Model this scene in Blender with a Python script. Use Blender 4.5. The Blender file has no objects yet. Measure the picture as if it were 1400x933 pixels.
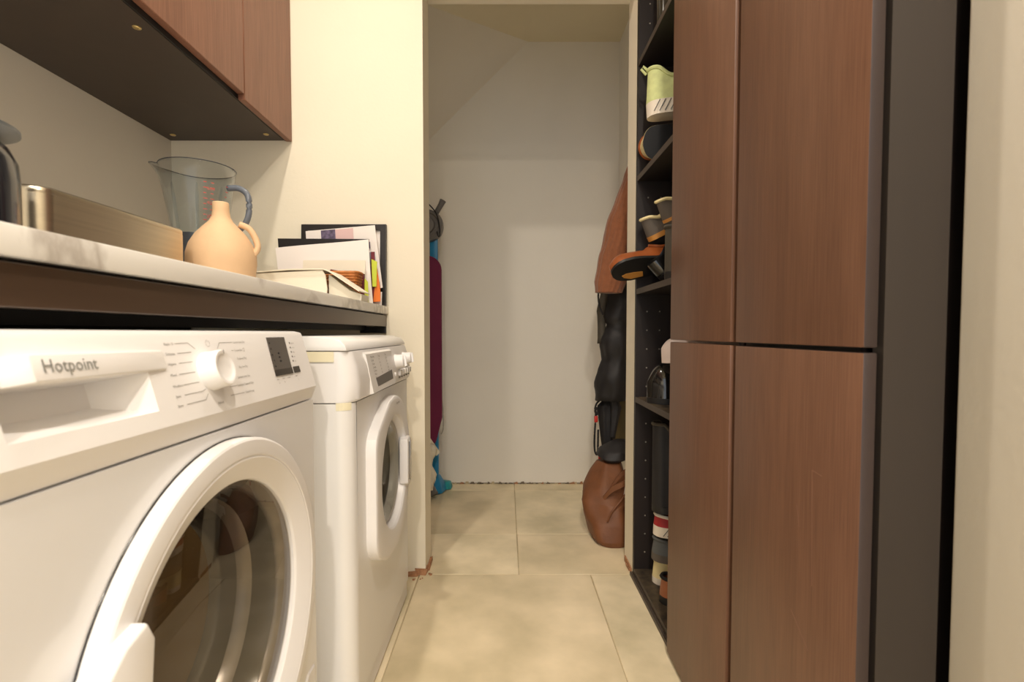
import bpy, bmesh, math, random
from mathutils import Vector, Matrix, noise as mnoise
random.seed(7)
S = bpy.context.scene
C = S.collection
PI = math.pi
# ------------------------------------------------------------------ camera
cam = bpy.data.cameras.new('camera'); camo = bpy.data.objects.new('camera', cam); C.objects.link(camo)
cam.sensor_width = 36; cam.lens = 18.0; cam.clip_start = 0.02
camo.location = (0, 0, 0.85); camo.rotation_euler = (math.radians(90 - 2.1), 0, 0)
cam.shift_x = 8 / 1400; cam.shift_y = 14.2 / 1400
cam.dof.use_dof = True; cam.dof.focus_distance = 1.9; cam.dof.aperture_fstop = 7.0
S.camera = camo
# ------------------------------------------------------------------ world, lights, exposure
w = bpy.data.worlds.new('world'); S.world = w; w.use_nodes = True
w.node_tree.nodes['Background'].inputs[0].default_value = (0.90, 0.95, 1.0, 1)
w.node_tree.nodes['Background'].inputs[1].default_value = 0.90
def lamp(name, loc, energy, size, col=(1.0, 0.90, 0.77), spread=170):
    l = bpy.data.lights.new(name, 'AREA'); l.shape = 'DISK'; l.size = size; l.energy = energy; l.color = col
    l.spread = math.radians(spread)
    o = bpy.data.objects.new(name, l); C.objects.link(o); o.location = loc
    return o
lamp('downlight_near_doorway', (-0.50, 1.02, 2.46), 6.5, 0.07)
lamp('downlight_over_camera', (0.16, -0.10, 2.46), 12, 0.09)
lamp('downlight_behind_camera', (-0.10, -1.30, 2.46), 21, 0.12)
S.view_settings.view_transform = 'Standard'; S.view_settings.look = 'None'
S.view_settings.gamma = 1.0; S.view_settings.use_curve_mapping = False
S.view_settings.exposure = 0.88

# ------------------------------------------------------------------ materials
def lin(c):
    return tuple(((v / 255) / 12.92 if v / 255 <= .04045 else ((v / 255 + .055) / 1.055) ** 2.4) for v in c) + (1,)
MATS = {}
def mat(name, col, rough=.5, metal=0, var=.08, vscale=6, bump=0, bscale=60, spec=.5, stretch=(1, 1, 1), col2=None, coat=0, sheen=0, detail=4):
    m = bpy.data.materials.new(name); m.use_nodes = True; nt = m.node_tree; N = nt.nodes; L = nt.links
    b = N['Principled BSDF']
    b.inputs['Roughness'].default_value = rough; b.inputs['Metallic'].default_value = metal
    b.inputs['Specular IOR Level'].default_value = spec
    if coat: b.inputs['Coat Weight'].default_value = coat; b.inputs['Coat Roughness'].default_value = .08
    if sheen: b.inputs['Sheen Weight'].default_value = sheen
    tc = N.new('ShaderNodeTexCoord'); mp = N.new('ShaderNodeMapping'); mp.inputs['Scale'].default_value = stretch
    L.new(tc.outputs['Object'], mp.inputs['Vector'])
    nz = N.new('ShaderNodeTexNoise'); nz.inputs['Scale'].default_value = vscale; nz.inputs['Detail'].default_value = detail
    L.new(mp.outputs[0], nz.inputs['Vector'])
    rp = N.new('ShaderNodeValToRGB'); c = lin(col)
    a = c if col2 is None else lin(col2)
    rp.color_ramp.elements[0].color = tuple(max(0, v * (1 - var)) for v in a[:3]) + (1,)
    rp.color_ramp.elements[1].color = tuple(min(1, v * (1 + var)) for v in c[:3]) + (1,)
    rp.color_ramp.elements[0].position = .3; rp.color_ramp.elements[1].position = .7
    L.new(nz.outputs['Fac'], rp.inputs[0]); L.new(rp.outputs[0], b.inputs['Base Color'])
    if bump:
        n2 = N.new('ShaderNodeTexNoise'); n2.inputs['Scale'].default_value = bscale; n2.inputs['Detail'].default_value = 3
        L.new(mp.outputs[0], n2.inputs['Vector'])
        bp = N.new('ShaderNodeBump'); bp.inputs['Strength'].default_value = bump; bp.inputs['Distance'].default_value = .004
        L.new(n2.outputs['Fac'], bp.inputs['Height']); L.new(bp.outputs[0], b.inputs['Normal'])
    MATS[name] = m
    return m
def wood(name, dark, light, axis='Z', rough=.42):
    m = bpy.data.materials.new(name); m.use_nodes = True; nt = m.node_tree; N = nt.nodes; L = nt.links
    b = N['Principled BSDF']; b.inputs['Roughness'].default_value = rough; b.inputs['Specular IOR Level'].default_value = .45
    tc = N.new('ShaderNodeTexCoord'); mp = N.new('ShaderNodeMapping')
    mp.inputs['Scale'].default_value = {'Z': (9, 9, .9), 'Y': (9, .9, 9)}[axis]
    L.new(tc.outputs['Object'], mp.inputs['Vector'])
    n1 = N.new('ShaderNodeTexNoise'); n1.inputs['Scale'].default_value = 1.3; n1.inputs['Detail'].default_value = 2; n1.inputs['Distortion'].default_value = .6
    L.new(mp.outputs[0], n1.inputs['Vector'])
    ml = N.new('ShaderNodeMath'); ml.operation = 'MULTIPLY'; ml.inputs[1].default_value = 26
    sn = N.new('ShaderNodeMath'); sn.operation = 'SINE'
    L.new(n1.outputs['Fac'], ml.inputs[0]); L.new(ml.outputs[0], sn.inputs[0])
    mp2 = N.new('ShaderNodeMapping'); mp2.inputs['Scale'].default_value = {'Z': (420, 420, 9), 'Y': (420, 9, 420)}[axis]
    L.new(tc.outputs['Object'], mp2.inputs['Vector'])
    n2 = N.new('ShaderNodeTexNoise'); n2.inputs['Scale'].default_value = 1; n2.inputs['Detail'].default_value = 3
    L.new(mp2.outputs[0], n2.inputs['Vector'])
    mx = N.new('ShaderNodeMath'); mx.operation = 'MULTIPLY_ADD'; mx.inputs[1].default_value = .07
    L.new(sn.outputs[0], mx.inputs[0]); L.new(n2.outputs['Fac'], mx.inputs[2])
    rp = N.new('ShaderNodeValToRGB'); rp.color_ramp.elements[0].color = lin(dark); rp.color_ramp.elements[1].color = lin(light)
    rp.color_ramp.elements[0].position = .2; rp.color_ramp.elements[1].position = .72
    L.new(mx.outputs[0], rp.inputs[0]); L.new(rp.outputs[0], b.inputs['Base Color'])
    bp = N.new('ShaderNodeBump'); bp.inputs['Strength'].default_value = .12; bp.inputs['Distance'].default_value = .001
    L.new(n2.outputs['Fac'], bp.inputs['Height']); L.new(bp.outputs[0], b.inputs['Normal'])
    MATS[name] = m
    return m
def marble(name):
    m = mat(name, (238, 236, 232), rough=.22, var=.02)
    nt = m.node_tree; N = nt.nodes; L = nt.links; b = N['Principled BSDF']
    tc = N.new('ShaderNodeTexCoord'); nz = N.new('ShaderNodeTexNoise'); nz.inputs['Scale'].default_value = 2.6; nz.inputs['Detail'].default_value = 6; nz.inputs['Distortion'].default_value = 1.2
    L.new(tc.outputs['Object'], nz.inputs['Vector'])
    rp = N.new('ShaderNodeValToRGB'); e = rp.color_ramp.elements
    e[0].position = .46; e[0].color = lin((240, 238, 234)); e[1].position = .54; e[1].color = lin((240, 238, 234))
    k = e.new(.50); k.color = lin((196, 190, 184))
    L.new(nz.outputs['Fac'], rp.inputs[0]); L.new(rp.outputs[0], b.inputs['Base Color'])
    return m
def glass(name, tint=(1, 1, 1), rough=.02, ior=1.45):
    m = bpy.data.materials.new(name); m.use_nodes = True; nt = m.node_tree; N = nt.nodes; L = nt.links
    for n in list(N): N.remove(n)
    o = N.new('ShaderNodeOutputMaterial'); tr = N.new('ShaderNodeBsdfTransparent'); gl = N.new('ShaderNodeBsdfGlossy'); mx = N.new('ShaderNodeMixShader')
    lw = N.new('ShaderNodeLayerWeight'); lw.inputs['Blend'].default_value = .5
    pw = N.new('ShaderNodeMath'); pw.operation = 'POWER'; pw.inputs[1].default_value = 3.5; L.new(lw.outputs['Facing'], pw.inputs[0])
    fr = N.new('ShaderNodeMath'); fr.operation = 'MULTIPLY_ADD'; fr.inputs[1].default_value = .65; fr.inputs[2].default_value = (ior - 1) ** 2 / (ior + 1) ** 2; L.new(pw.outputs[0], fr.inputs[0])
    gl.inputs['Roughness'].default_value = rough
    nz = N.new('ShaderNodeTexNoise'); nz.inputs['Scale'].default_value = 3
    cr = N.new('ShaderNodeValToRGB'); cr.color_ramp.elements[0].color = tuple(v * .97 for v in tint) + (1,); cr.color_ramp.elements[1].color = tint + (1,)
    L.new(nz.outputs['Fac'], cr.inputs[0]); L.new(cr.outputs[0], tr.inputs[0])
    L.new(fr.outputs[0], mx.inputs[0]); L.new(tr.outputs[0], mx.inputs[1]); L.new(gl.outputs[0], mx.inputs[2]); L.new(mx.outputs[0], o.inputs[0])
    MATS[name] = m
    return m

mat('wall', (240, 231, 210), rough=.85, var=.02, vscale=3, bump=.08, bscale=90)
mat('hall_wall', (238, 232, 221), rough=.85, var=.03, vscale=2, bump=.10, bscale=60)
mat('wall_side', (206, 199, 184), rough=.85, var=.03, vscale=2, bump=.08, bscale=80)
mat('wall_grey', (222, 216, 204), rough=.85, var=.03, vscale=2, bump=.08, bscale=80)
mat('ceiling', (228, 216, 186), rough=.9, var=.02)
mat('tile', (240, 224, 192), rough=.42, var=.13, vscale=5, bump=.06, bscale=30, col2=(220, 206, 170), detail=7)
mat('tile2', (234, 217, 185), rough=.42, var=.14, vscale=4, bump=.06, bscale=30, col2=(212, 197, 160), detail=7)
mat('grout', (196, 180, 148), rough=.9, var=.12, vscale=40)
mat('rubble', (168, 122, 88), rough=.95, var=.25, vscale=60, bump=.6, bscale=120)
mat('dark_gap', (120, 108, 92), rough=.95, var=.3, vscale=30)
wood('door_wood', (94, 63, 46), (117, 82, 62), 'Z')
wood('cabinet_wood', (112, 73, 55), (142, 98, 77), 'Z')
mat('carcass', (32, 24, 22), rough=.5, var=.08, vscale=30, stretch=(1, 1, .1))
mat('carcass_under', (62, 50, 42), rough=.45, var=.06, vscale=20)
mat('side_panel', (52, 45, 40), rough=.45, var=.06, vscale=12, stretch=(1, 1, .15))
mat('door_edge', (56, 44, 41), rough=.45, var=.05)
mat('black', (16, 15, 16), rough=.55, var=.1)
mat('brass', (214, 190, 130), rough=.3, metal=.9)
mat('peg_hole', (170, 164, 152), rough=.4, metal=.6)
marble('marble')
mat('cabinet_wood_pale', (128, 92, 74), rough=.6)
mat('fascia', (72, 56, 44), rough=.32, var=.15, vscale=14, stretch=(1, .1, 3))
mat('white_enamel', (236, 236, 238), rough=.22, var=.01, coat=.3)
mat('white_plastic', (238, 236, 236), rough=.3, var=.01)
mat('washer_side', (236, 235, 234), rough=.28, var=.015)
mat('tape', (236, 228, 198), rough=.5, var=.04)
mat('print_grey', (138, 134, 128), rough=.6)
mat('print_logo', (158, 158, 154), rough=.35, metal=.3)
mat('display', (66, 58, 54), rough=.08, var=.03, coat=.5)
mat('display_dark', (48, 42, 38), rough=.2)
mat('seal', (176, 172, 166), rough=.4, var=.04)
mat('drum_dark', (52, 50, 50), rough=.18, var=.1)
mat('drum_rim', (128, 124, 122), rough=.25, metal=.5, var=.08)
mat('drum_back', (112, 94, 66), rough=.10, var=.1, vscale=5)
mat('chrome', (200, 200, 200), rough=.15, metal=1)
glass('door_glass', (.84, .80, .74), .02, 1.7)
glass('washer_glass', (.86, .86, .82), .03, 1.6)
glass('jug_glass', (.93, .955, .97), .02, 1.35)
mat('steel', (214, 204, 184), rough=.30, metal=1, var=.05, vscale=3, stretch=(60, 1, 60), bump=.05, bscale=200)
mat('red_print', (190, 80, 70), rough=.5)
mat('jug_base', (58, 62, 68), rough=.3)
mat('jug_handle', (112, 118, 128), rough=.15)
mat('canister', (22, 24, 32), rough=.2, coat=.4)
mat('canister_lid', (92, 96, 98), rough=.35)
mat('terracotta', (222, 186, 146), rough=.7, var=.05, vscale=20, bump=.06, bscale=120)
mat('frame_black', (34, 29, 27), rough=.4)
mat('paper', (240, 232, 226), rough=.8, var=.02)
mat('paper_cream', (240, 232, 212), rough=.8, var=.02)
mat('paper_pink', (226, 192, 190), rough=.8)
mat('photo_print', (96, 84, 110), rough=.6, var=.6, vscale=90)
mat('print_blue', (176, 180, 196), rough=.8, var=.15, vscale=60)
mat('maroon', (112, 32, 42), rough=.6)
mat('wicker', (196, 122, 62), rough=.6, var=.2, vscale=60)
mat('lime', (206, 216, 70), rough=.7)
mat('orange', (232, 122, 40), rough=.7)
mat('rust_knit', (140, 86, 56), rough=.95, var=.12, vscale=60, bump=.5, bscale=260, sheen=.3)
mat('puffer', (34, 32, 34), rough=.6, var=.12, vscale=30, bump=.25, bscale=50)
mat('dark_strap', (30, 28, 30), rough=.7)
mat('red_plastic', (190, 44, 36), rough=.45)
mat('khaki', (132, 118, 84), rough=.8, var=.1)
mat('tan_leather', (118, 72, 42), rough=.55, var=.15, vscale=14, bump=.25, bscale=80)
mat('purple', (108, 26, 66), rough=.8, var=.06)
mat('grey_plastic', (104, 100, 98), rough=.45)
mat('blue_plastic', (32, 136, 190), rough=.35)
mat('teal_plastic', (42, 150, 158), rough=.35)
mat('metal_grey', (186, 184, 176), rough=.3, metal=.8)
mat('cloth_white', (226, 218, 200), rough=.9, var=.08, vscale=30)
mat('mint', (204, 212, 150), rough=.85, var=.12, vscale=40)
mat('sole_white', (232, 222, 206), rough=.6, var=.06)
mat('sole_cream', (228, 212, 160), rough=.6, var=.06)
mat('shoe_black', (26, 25, 26), rough=.5, var=.1)
mat('patent_black', (18, 17, 17), rough=.15, coat=.6)
mat('shoe_brown', (150, 80, 40), rough=.3, var=.15, vscale=12, coat=.3)
mat('shoe_grey', (92, 84, 76), rough=.8, var=.08)
mat('sole_ochre', (196, 136, 64), rough=.5, var=.1)
mat('shoe_olive', (70, 64, 54), rough=.7, var=.1)
mat('shoe_white', (222, 206, 200), rough=.5)
mat('shoe_red', (168, 40, 44), rough=.6)
mat('sneaker_grey', (88, 90, 90), rough=.7)
mat('lining', (28, 24, 22), rough=.9)
mat('shelf_dirt', (74, 62, 46), rough=.6, var=.5, vscale=30, col2=(46, 38, 30), detail=8)
mat('shelf_edge', (70, 60, 52), rough=.5)

# ------------------------------------------------------------------ helpers
def root_of(p):
    while p.parent: p = p.parent
    return p
def mk(name, verts, faces, m, parent=None, smooth=False, bevel=0, seg=2, auto=None):
    """one mesh object from world-space vertices"""
    me = bpy.data.meshes.new(name); me.from_pydata([tuple(v) for v in verts], [], [tuple(f) for f in faces])
    bm = bmesh.new(); bm.from_mesh(me)
    bmesh.ops.remove_doubles(bm, verts=bm.verts, dist=1e-6)
    bmesh.ops.recalc_face_normals(bm, faces=bm.faces)
    if bevel:
        es = [e for e in bm.edges if len(e.link_faces) == 2 and e.calc_face_angle(0) > .6]
        bmesh.ops.bevel(bm, geom=es, offset=bevel, segments=seg, affect='EDGES', profile=.5)
    bm.to_mesh(me); bm.free()
    if smooth:
        for p in me.polygons: p.use_smooth = True
        if auto is not None:
            me.set_sharp_from_angle(angle=math.radians(auto))
    if isinstance(m, str): m = MATS[m]
    me.materials.append(m)
    o = bpy.data.objects.new(name, me); C.objects.link(o)
    if parent:
        me.transform(Matrix.Translation(-root_of(parent).location)); o.parent = parent
    else:
        xs = [v.co for v in me.vertices]
        lo = Vector((min(v[i] for v in xs) for i in range(3))); hi = Vector((max(v[i] for v in xs) for i in range(3)))
        loc = Vector(((lo.x + hi.x) / 2, (lo.y + hi.y) / 2, lo.z)); me.transform(Matrix.Translation(-loc)); o.location = loc
    return o
def boxg(x0, x1, y0, y1, z0, z1):
    v = [(x, y, z) for x in (x0, x1) for y in (y0, y1) for z in (z0, z1)]
    f = [(0, 1, 3, 2), (4, 6, 7, 5), (0, 4, 5, 1), (2, 3, 7, 6), (0, 2, 6, 4), (1, 5, 7, 3)]
    return v, f
def box(name, x0, x1, y0, y1, z0, z1, m, parent=None, bevel=0, seg=2, smooth=False):
    v, f = boxg(x0, x1, y0, y1, z0, z1)
    return mk(name, v, f, m, parent, bevel=bevel, seg=seg, smooth=smooth or bevel > 0, auto=40)
def join(*gs):
    V, F = [], []
    for v, f in gs:
        n = len(V); V += list(v); F += [tuple(i + n for i in q) for q in f]
    return V, F
def loft(rings, caps=True, closed=True):
    n = len(rings[0]); V = [p for r in rings for p in r]; F = []
    for i in range(len(rings) - 1):
        for j in range(n if closed else n - 1):
            a = i * n + j; b = i * n + (j + 1) % n
            F.append((a, b, b + n, a + n))
    if caps:
        F.append(tuple(range(n))); F.append(tuple(range((len(rings) - 1) * n, len(rings) * n)))
    return V, F
def lathe(profile, M, n=48, caps=True):
    """profile: (radius, height) along local z, transformed by M"""
    rings = [[M @ Vector((r * math.cos(2 * PI * k / n), r * math.sin(2 * PI * k / n), h)) for k in range(n)] for r, h in profile]
    return loft(rings, caps)
def tube(pts, r, n=8, caps=True):
    pts = [Vector(p) for p in pts]; rings = []
    rr = r if isinstance(r, (list, tuple)) else [r] * len(pts)
    up = Vector((0, 0, 1))
    for i, p in enumerate(pts):
        d = (pts[min(i + 1, len(pts) - 1)] - pts[max(i - 1, 0)]).normalized()
        a = d.cross(up)
        if a.length < .05: a = d.cross(Vector((0, 1, 0)))
        a.normalize(); b = d.cross(a)
        rings.append([p + rr[i] * (a * math.cos(2 * PI * k / n) + b * math.sin(2 * PI * k / n)) for k in range(n)])
    return loft(rings, caps)
def smooth_path(pts, k=6):
    pts = [Vector(p) for p in pts]; out = []
    for i in range(len(pts) - 1):
        p0 = pts[max(i - 1, 0)]; p1 = pts[i]; p2 = pts[i + 1]; p3 = pts[min(i + 2, len(pts) - 1)]
        for j in range(k):
            t = j / k
            out.append(.5 * ((2 * p1) + (p2 - p0) * t + (2 * p0 - 5 * p1 + 4 * p2 - p3) * t * t + (3 * p1 - p0 - 3 * p2 + p3) * t ** 3))
    return out + [pts[-1]]
def prism(poly, axis, a, b):
    """extrude a polygon: axis 'Y' takes (x,z), 'X' takes (y,z), 'Z' takes (x,y)"""
    def P(q, t): return {'Y': (q[0], t, q[1]), 'X': (t, q[0], q[1]), 'Z': (q[0], q[1], t)}[axis]
    return loft([[P(q, a) for q in poly], [P(q, b) for q in poly]])
def plate_hole(x, y0, y1, z0, z1, cy, cz, r, n=64):
    """flat plate in the plane X = x with a round hole"""
    angs = sorted([2 * PI * k / n for k in range(n)] + [math.atan2(z - cz, y - cy) % (2 * PI) for y in (y0, y1) for z in (z0, z1)])
    ins, out = [], []
    for a in angs:
        c, s = math.cos(a), math.sin(a); ins.append((x, cy + r * c, cz + r * s))
        t = min([((y1 if c > 0 else y0) - cy) / c if abs(c) > 1e-9 else 1e9, ((z1 if s > 0 else z0) - cz) / s if abs(s) > 1e-9 else 1e9])
        out.append((x, cy + t * c, cz + t * s))
    return loft([ins, out], caps=False)
def tag(o, label, cat, group=None):
    o['label'] = label; o['category'] = cat
    if group: o['group'] = group
    return o
def thing(name, label, cat, loc, group=None):
    o = bpy.data.objects.new(name, None); C.objects.link(o); o.location = loc; o.empty_display_size = .05
    return tag(o, label, cat, group)
def struct(o): o['kind'] = 'structure'; return o
def text_geo(body, size, M, align='LEFT', bold=0):
    cu = bpy.data.curves.new('t', 'FONT'); cu.body = body; cu.size = size; cu.align_x = align; cu.resolution_u = 2; cu.offset = bold
    ob = bpy.data.objects.new('t', cu); me = bpy.data.meshes.new_from_object(ob)
    V = [M @ v.co for v in me.vertices]; F = [tuple(p.vertices) for p in me.polygons]
    bpy.data.objects.remove(ob); bpy.data.curves.remove(cu); bpy.data.meshes.remove(me)
    return V, F
def frameM(o, u, v):
    u = Vector(u).normalized(); v = Vector(v).normalized(); n = u.cross(v)
    return Matrix(((u.x, v.x, n.x, o[0]), (u.y, v.y, n.y, o[1]), (u.z, v.z, n.z, o[2]), (0, 0, 0, 1)))
MX = lambda y, z, x=0: frameM((x, y, z), (0, 1, 0), (0, 0, 1))      # local xy -> world YZ, local z -> +X

# ------------------------------------------------------------------ the room
YP0, YP1 = 1.77, 1.90          # the partition with the doorway
DX0, DX1, DZ = -.283, .446, 2.04
LW, ZC = -1.142, 2.48
fl = struct(box('floor', -1.3, 1.0, -1.6, 3.0, -.05, -.004, 'grout'))
def tiles(xs, ys, m):
    for i in range(len(xs) - 1):
        for j in range(len(ys) - 1):
            box('tile', xs[i] + .0018, xs[i + 1] - .0018, ys[j] + .0018, ys[j + 1] - .0018, -.03, random.uniform(-.0006, .0006), m[(i + j) % 2], fl, bevel=.0012, seg=1)
tiles([-1.142, -.904, -.304, .296, .80], [-1.5, -1.23, -.63, -.03, .57, 1.17, 1.77], ['tile', 'tile2'])
tiles([-.75, -.555, .045, .645], [1.77, 2.13, 2.73, 2.86], ['tile2', 'tile'])
struct(box('wall_left', LW - .1, LW, -1.5, YP0, 0, ZC, 'wall_grey'))
g = join(boxg(-1.24, DX0, YP0, YP1, 0, ZC), boxg(DX1, .90, YP0, YP1, 0, ZC), boxg(DX0, DX1, YP0, YP1, DZ, ZC))
struct(mk('wall_back', *g, 'wall'))
struct(box('wall_hall_back', -.85, .75, 2.85, 2.95, .006, ZC + .1, 'hall_wall'))
struct(box('wall_hall_left', -.85, -.75, YP1, 2.85, 0, 1.75, 'hall_wall'))
struct(box('wall_hall_right', .62, .72, YP1, 2.85, 0, ZC + .1, 'hall_wall'))
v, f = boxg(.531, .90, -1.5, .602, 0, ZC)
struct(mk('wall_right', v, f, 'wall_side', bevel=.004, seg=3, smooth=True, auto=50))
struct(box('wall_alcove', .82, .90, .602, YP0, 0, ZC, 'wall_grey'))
struct(box('ceiling', -1.24, .90, -1.5, YP0, ZC, ZC + .08, 'ceiling'))
# under-stair ceiling of the hall: flat piece, tilted piece and the steep stair soffit
A = Vector((.12, 2.85, 2.435)); B = Vector((.15, 1.90, 2.435)); P3 = Vector((-.36, 2.42, 2.36))
struct(mk('ceiling_hall', *join(prism([(.12, 2.85), (.15, 1.90), (.62, 1.90), (.62, 2.85)], 'Z', 2.435, 2.50)), 'ceiling'))
nrm = (B - A).cross(P3 - A).normalized(); nrm = nrm if nrm.z > 0 else -nrm
far = A + (P3 - A) * 2.0
v = [A, B, B + (P3 - A) * 2.0, far]
struct(mk('ceiling_hall_slope', *loft([v, [q + nrm * .05 for q in v]]), 'ceiling'))
P2 = Vector((-.438, 2.85, 1.893)); d1 = (P3 - A); d2 = (P2 - A)
v = [A, A + d1 * 2.0, A + d1 * 2.0 + d2 * 1.6, A + d2 * 1.6]
n2 = d1.cross(d2).normalized(); n2 = n2 if n2.z > 0 else -n2
struct(mk('ceiling_stair_soffit', *loft([v, [q + n2 * .04 for q in v]]), 'hall_wall'))
# broken plaster along the foot of the hall wall and the door jambs
for k in range(34):
    x = -.42 + k * .031 + random.uniform(-.008, .008); ln = random.uniform(.012, .034)
    dk = random.random()
    g = prism([(x, .0), (x + ln, .0), (x + ln * .8, random.uniform(.006, .015)), (x + ln * .2, random.uniform(.004, .013))], 'Y', 2.846, 2.852)
    o = struct(mk('trim_%d' % (k + 1), *g, 'dark_gap' if dk < .45 else ('grout' if dk < .8 else 'rubble')))
for k, (x0, x1, y0, y1, hh) in enumerate([(-.318, -.279, 1.764, 1.80, .026), (-.284, -.274, 1.80, 1.88, .016), (-.345, -.31, 1.752, 1.772, .012), (.440, .452, 1.79, 1.88, .016), (.434, .448, 1.80, 1.835, .010)]):
    v, f = boxg(x0, x1, y0, y1, 0, hh); v = [(a + random.uniform(-.004, .004), b + random.uniform(-.006, .006), c * random.uniform(.7, 1.2)) for a, b, c in v]
    struct(mk('trim_%d' % (k + 40), v, f, 'rubble'))
for k in range(16):
    x = random.uniform(-.33, -.255); y = random.uniform(1.72, 1.80); s = random.uniform(.003, .008)
    v, f = boxg(x, x + s, y, y + s, 0, s * .6); v = [(a + random.uniform(-.002, .002), b + random.uniform(-.002, .002), c) for a, b, c in v]
    tag(mk('plaster_crumb', v, f, 'rubble'), 'crumb of broken plaster on the floor by the left door jamb', 'rubble', 'plaster crumbs by the left door jamb')

# ------------------------------------------------------------------ wall cabinet with doors (top left)
CZ = 1.503
def door_panel(x0, x1, y0, y1, z0, z1, m, parent, name='door'):
    return box(name, x0, x1, y0, y1, z0, z1, m, parent, bevel=.0015, seg=1)
cab_y = [-.20, .21, .62, 1.04, 1.45, 1.768]
tc = thing('wall_cabinet', 'dark brown wall cabinet with wood-grain doors hung above the worktop', 'cabinet', (-.95, .8, CZ))
box('body', LW + .001, -.756, -.20, 1.766, CZ, 2.22, 'carcass_under', tc)
box('bottom_edge', -.752, -.7485, -.20, 1.766, CZ - .002, CZ + .02, 'black', tc)
for i in range(5):
    last = i == 4
    o = door_panel(-.748, -.728, cab_y[i] + .002, cab_y[i + 1] - .002, CZ - .004 if last else CZ + .010, 2.22, 'cabinet_wood', tc, 'end_panel' if last else 'door')
    o['label'] = 'plain wood-grain filler panel at the wall end' if last else 'wood-grain cabinet door'
for x, y in [(-.79, 1.12), (-1.10, 1.715), (-.79, 1.71), (-1.10, 1.12), (-.79, .45)]:
    mk('screw_cap', *lathe([(.009, .0), (.008, -.002), (.004, -.003)], Matrix.Translation((x, y, CZ)), 16), 'brass', tc, smooth=True)

# ------------------------------------------------------------------ worktop and its fascia
tag(box('worktop', LW + .001, -.406, -.6, 1.768, .913, .940, 'marble', bevel=.002), 'white marble-effect worktop with faint grey veins above the machines', 'worktop')
wf = thing('worktop_fascia', 'dark brown fascia board running under the white worktop edge', 'board', (-.42, .6, .871))
box('board', -.430, -.412, -.6, 1.768, .871, .909, 'fascia', wf, bevel=.001, seg=1)
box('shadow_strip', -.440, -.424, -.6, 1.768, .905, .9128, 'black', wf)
box('shade_end_board', -.50, -.413, 1.752, 1.768, .848, .8705, 'black', wf)  # added black piece, continues the painted shade to the partition end
box('shade_back_board', -.50, -.482, -.6, 1.768, .858, .9125, 'black', wf)  # added black sheet standing in for deep shade under the worktop
# the back rail that closes the view under the worktop
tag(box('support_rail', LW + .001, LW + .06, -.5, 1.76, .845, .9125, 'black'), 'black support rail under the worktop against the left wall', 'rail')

# ------------------------------------------------------------------ tumble dryer
DY0, DY1 = .334, .945; DXF = -.358
D = thing('tumble_dryer', 'white tumble dryer with large round glass door, nearest of the two machines', 'tumble dryer', (-.66, .645, 0))
cy, cz = .645, .460
body = join(plate_hole(DXF, DY0, DY1, .012, .727, cy, cz, .197), ([(DXF, DY0, .012), (DXF, DY1, .012), (DXF, DY1, .727), (DXF, DY0, .727), (-.955, DY0, .012), (-.955, DY1, .012), (-.955, DY1, .727), (-.955, DY0, .727)], [(0, 1, 5, 4), (1, 2, 6, 5), (2, 3, 7, 6), (3, 0, 4, 7), (4, 5, 6, 7)]))
mk('body', *body, 'white_enamel', D)
for y in (DY0 + .05, DY1 - .05):
    for x in (-.90, -.42): mk('foot', *lathe([(.02, 0), (.02, .013)], Matrix.Translation((x, y, 0)), 12), 'black', D)
# control panel: leaning plane with pocket of the water-tank drawer
O = Vector((-.352, 0, .752)); VV = Vector((-.2614, 0, .9652)); NN = Vector((.9652, 0, .2614))
def pc(y, s, n=0): return O + Vector((0, y, 0)) + VV * s + NN * n
PM = lambda y, s, n=.0004: frameM(pc(y, s, n), (0, 1, 0), VV)
ya, yb, yc, yd = DY0, .363, .524, DY1
s0, s1, s2, s3 = 0, .018, .060, .097
Vp, Fp = [], []
def quad(*p):
    n = len(Vp); Vp.extend(p); Fp.append(tuple(range(n, n + len(p))))
YS = [ya, yb, yc, yd]
for (a, b, lo, hi) in [(p_, q_, l_, h_) for p_, q_ in zip(YS, YS[1:]) for l_, h_ in ((s0, s1), (s1, s2), (s2, s3)) if not (p_ == yb and l_ == s1)]:
    quad(pc(a, lo), pc(b, lo), pc(b, hi), pc(a, hi))
# pocket
pb = [pc(yb + .006, .036, -.034), pc(yc - .040, .036, -.034), pc(yc - .040, s2, -.034), pc(yb + .006, s2, -.034)]
pl = [pc(yb, s1), pc(yc, s1), pc(yc, s2), pc(yb, s2)]
mid = [pc(yb + .003, .026, -.016), pc(yc - .022, .026, -.016)]
quad(pl[0], pl[1], mid[1], mid[0]); quad(mid[0], mid[1], pb[1], pb[0]); quad(*pb)
quad(pl[1], pl[2], pb[2], pb[1], mid[1]); quad(pl[3], pl[0], mid[0], pb[0], pb[3]); quad(pl[2], pl[3], pb[3], pb[2])
# rounded top, lower return, ends, top and back
topprof = [pc(0, s3), pc(0, .1015, -.0012), pc(0, .1032, -.0042), Vector((-.392, 0, .8525)), Vector((-.955, 0, .8525))]
for i in range(len(topprof) - 1):
    a, b = topprof[i], topprof[i + 1]
    for p_, q_ in zip(YS, YS[1:]): quad(a + Vector((0, p_, 0)), a + Vector((0, q_, 0)), b + Vector((0, q_, 0)), b + Vector((0, p_, 0)))
lowprof = [Vector((-.955, 0, .8525)), Vector((-.955, 0, .729)), Vector((-.3605, 0, .729)), pc(0, 0)]
for i in range(len(lowprof) - 1):
    a, b = lowprof[i], lowprof[i + 1]
    for p_, q_ in zip(YS, YS[1:]): quad(a + Vector((0, p_, 0)), a + Vector((0, q_, 0)), b + Vector((0, q_, 0)), b + Vector((0, p_, 0)))
ring = [pc(0, s1), pc(0, s2)] + topprof[:-1] + lowprof[:]
for y in (ya, yd): quad(*[q + Vector((0, y, 0)) for q in ring])
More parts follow.
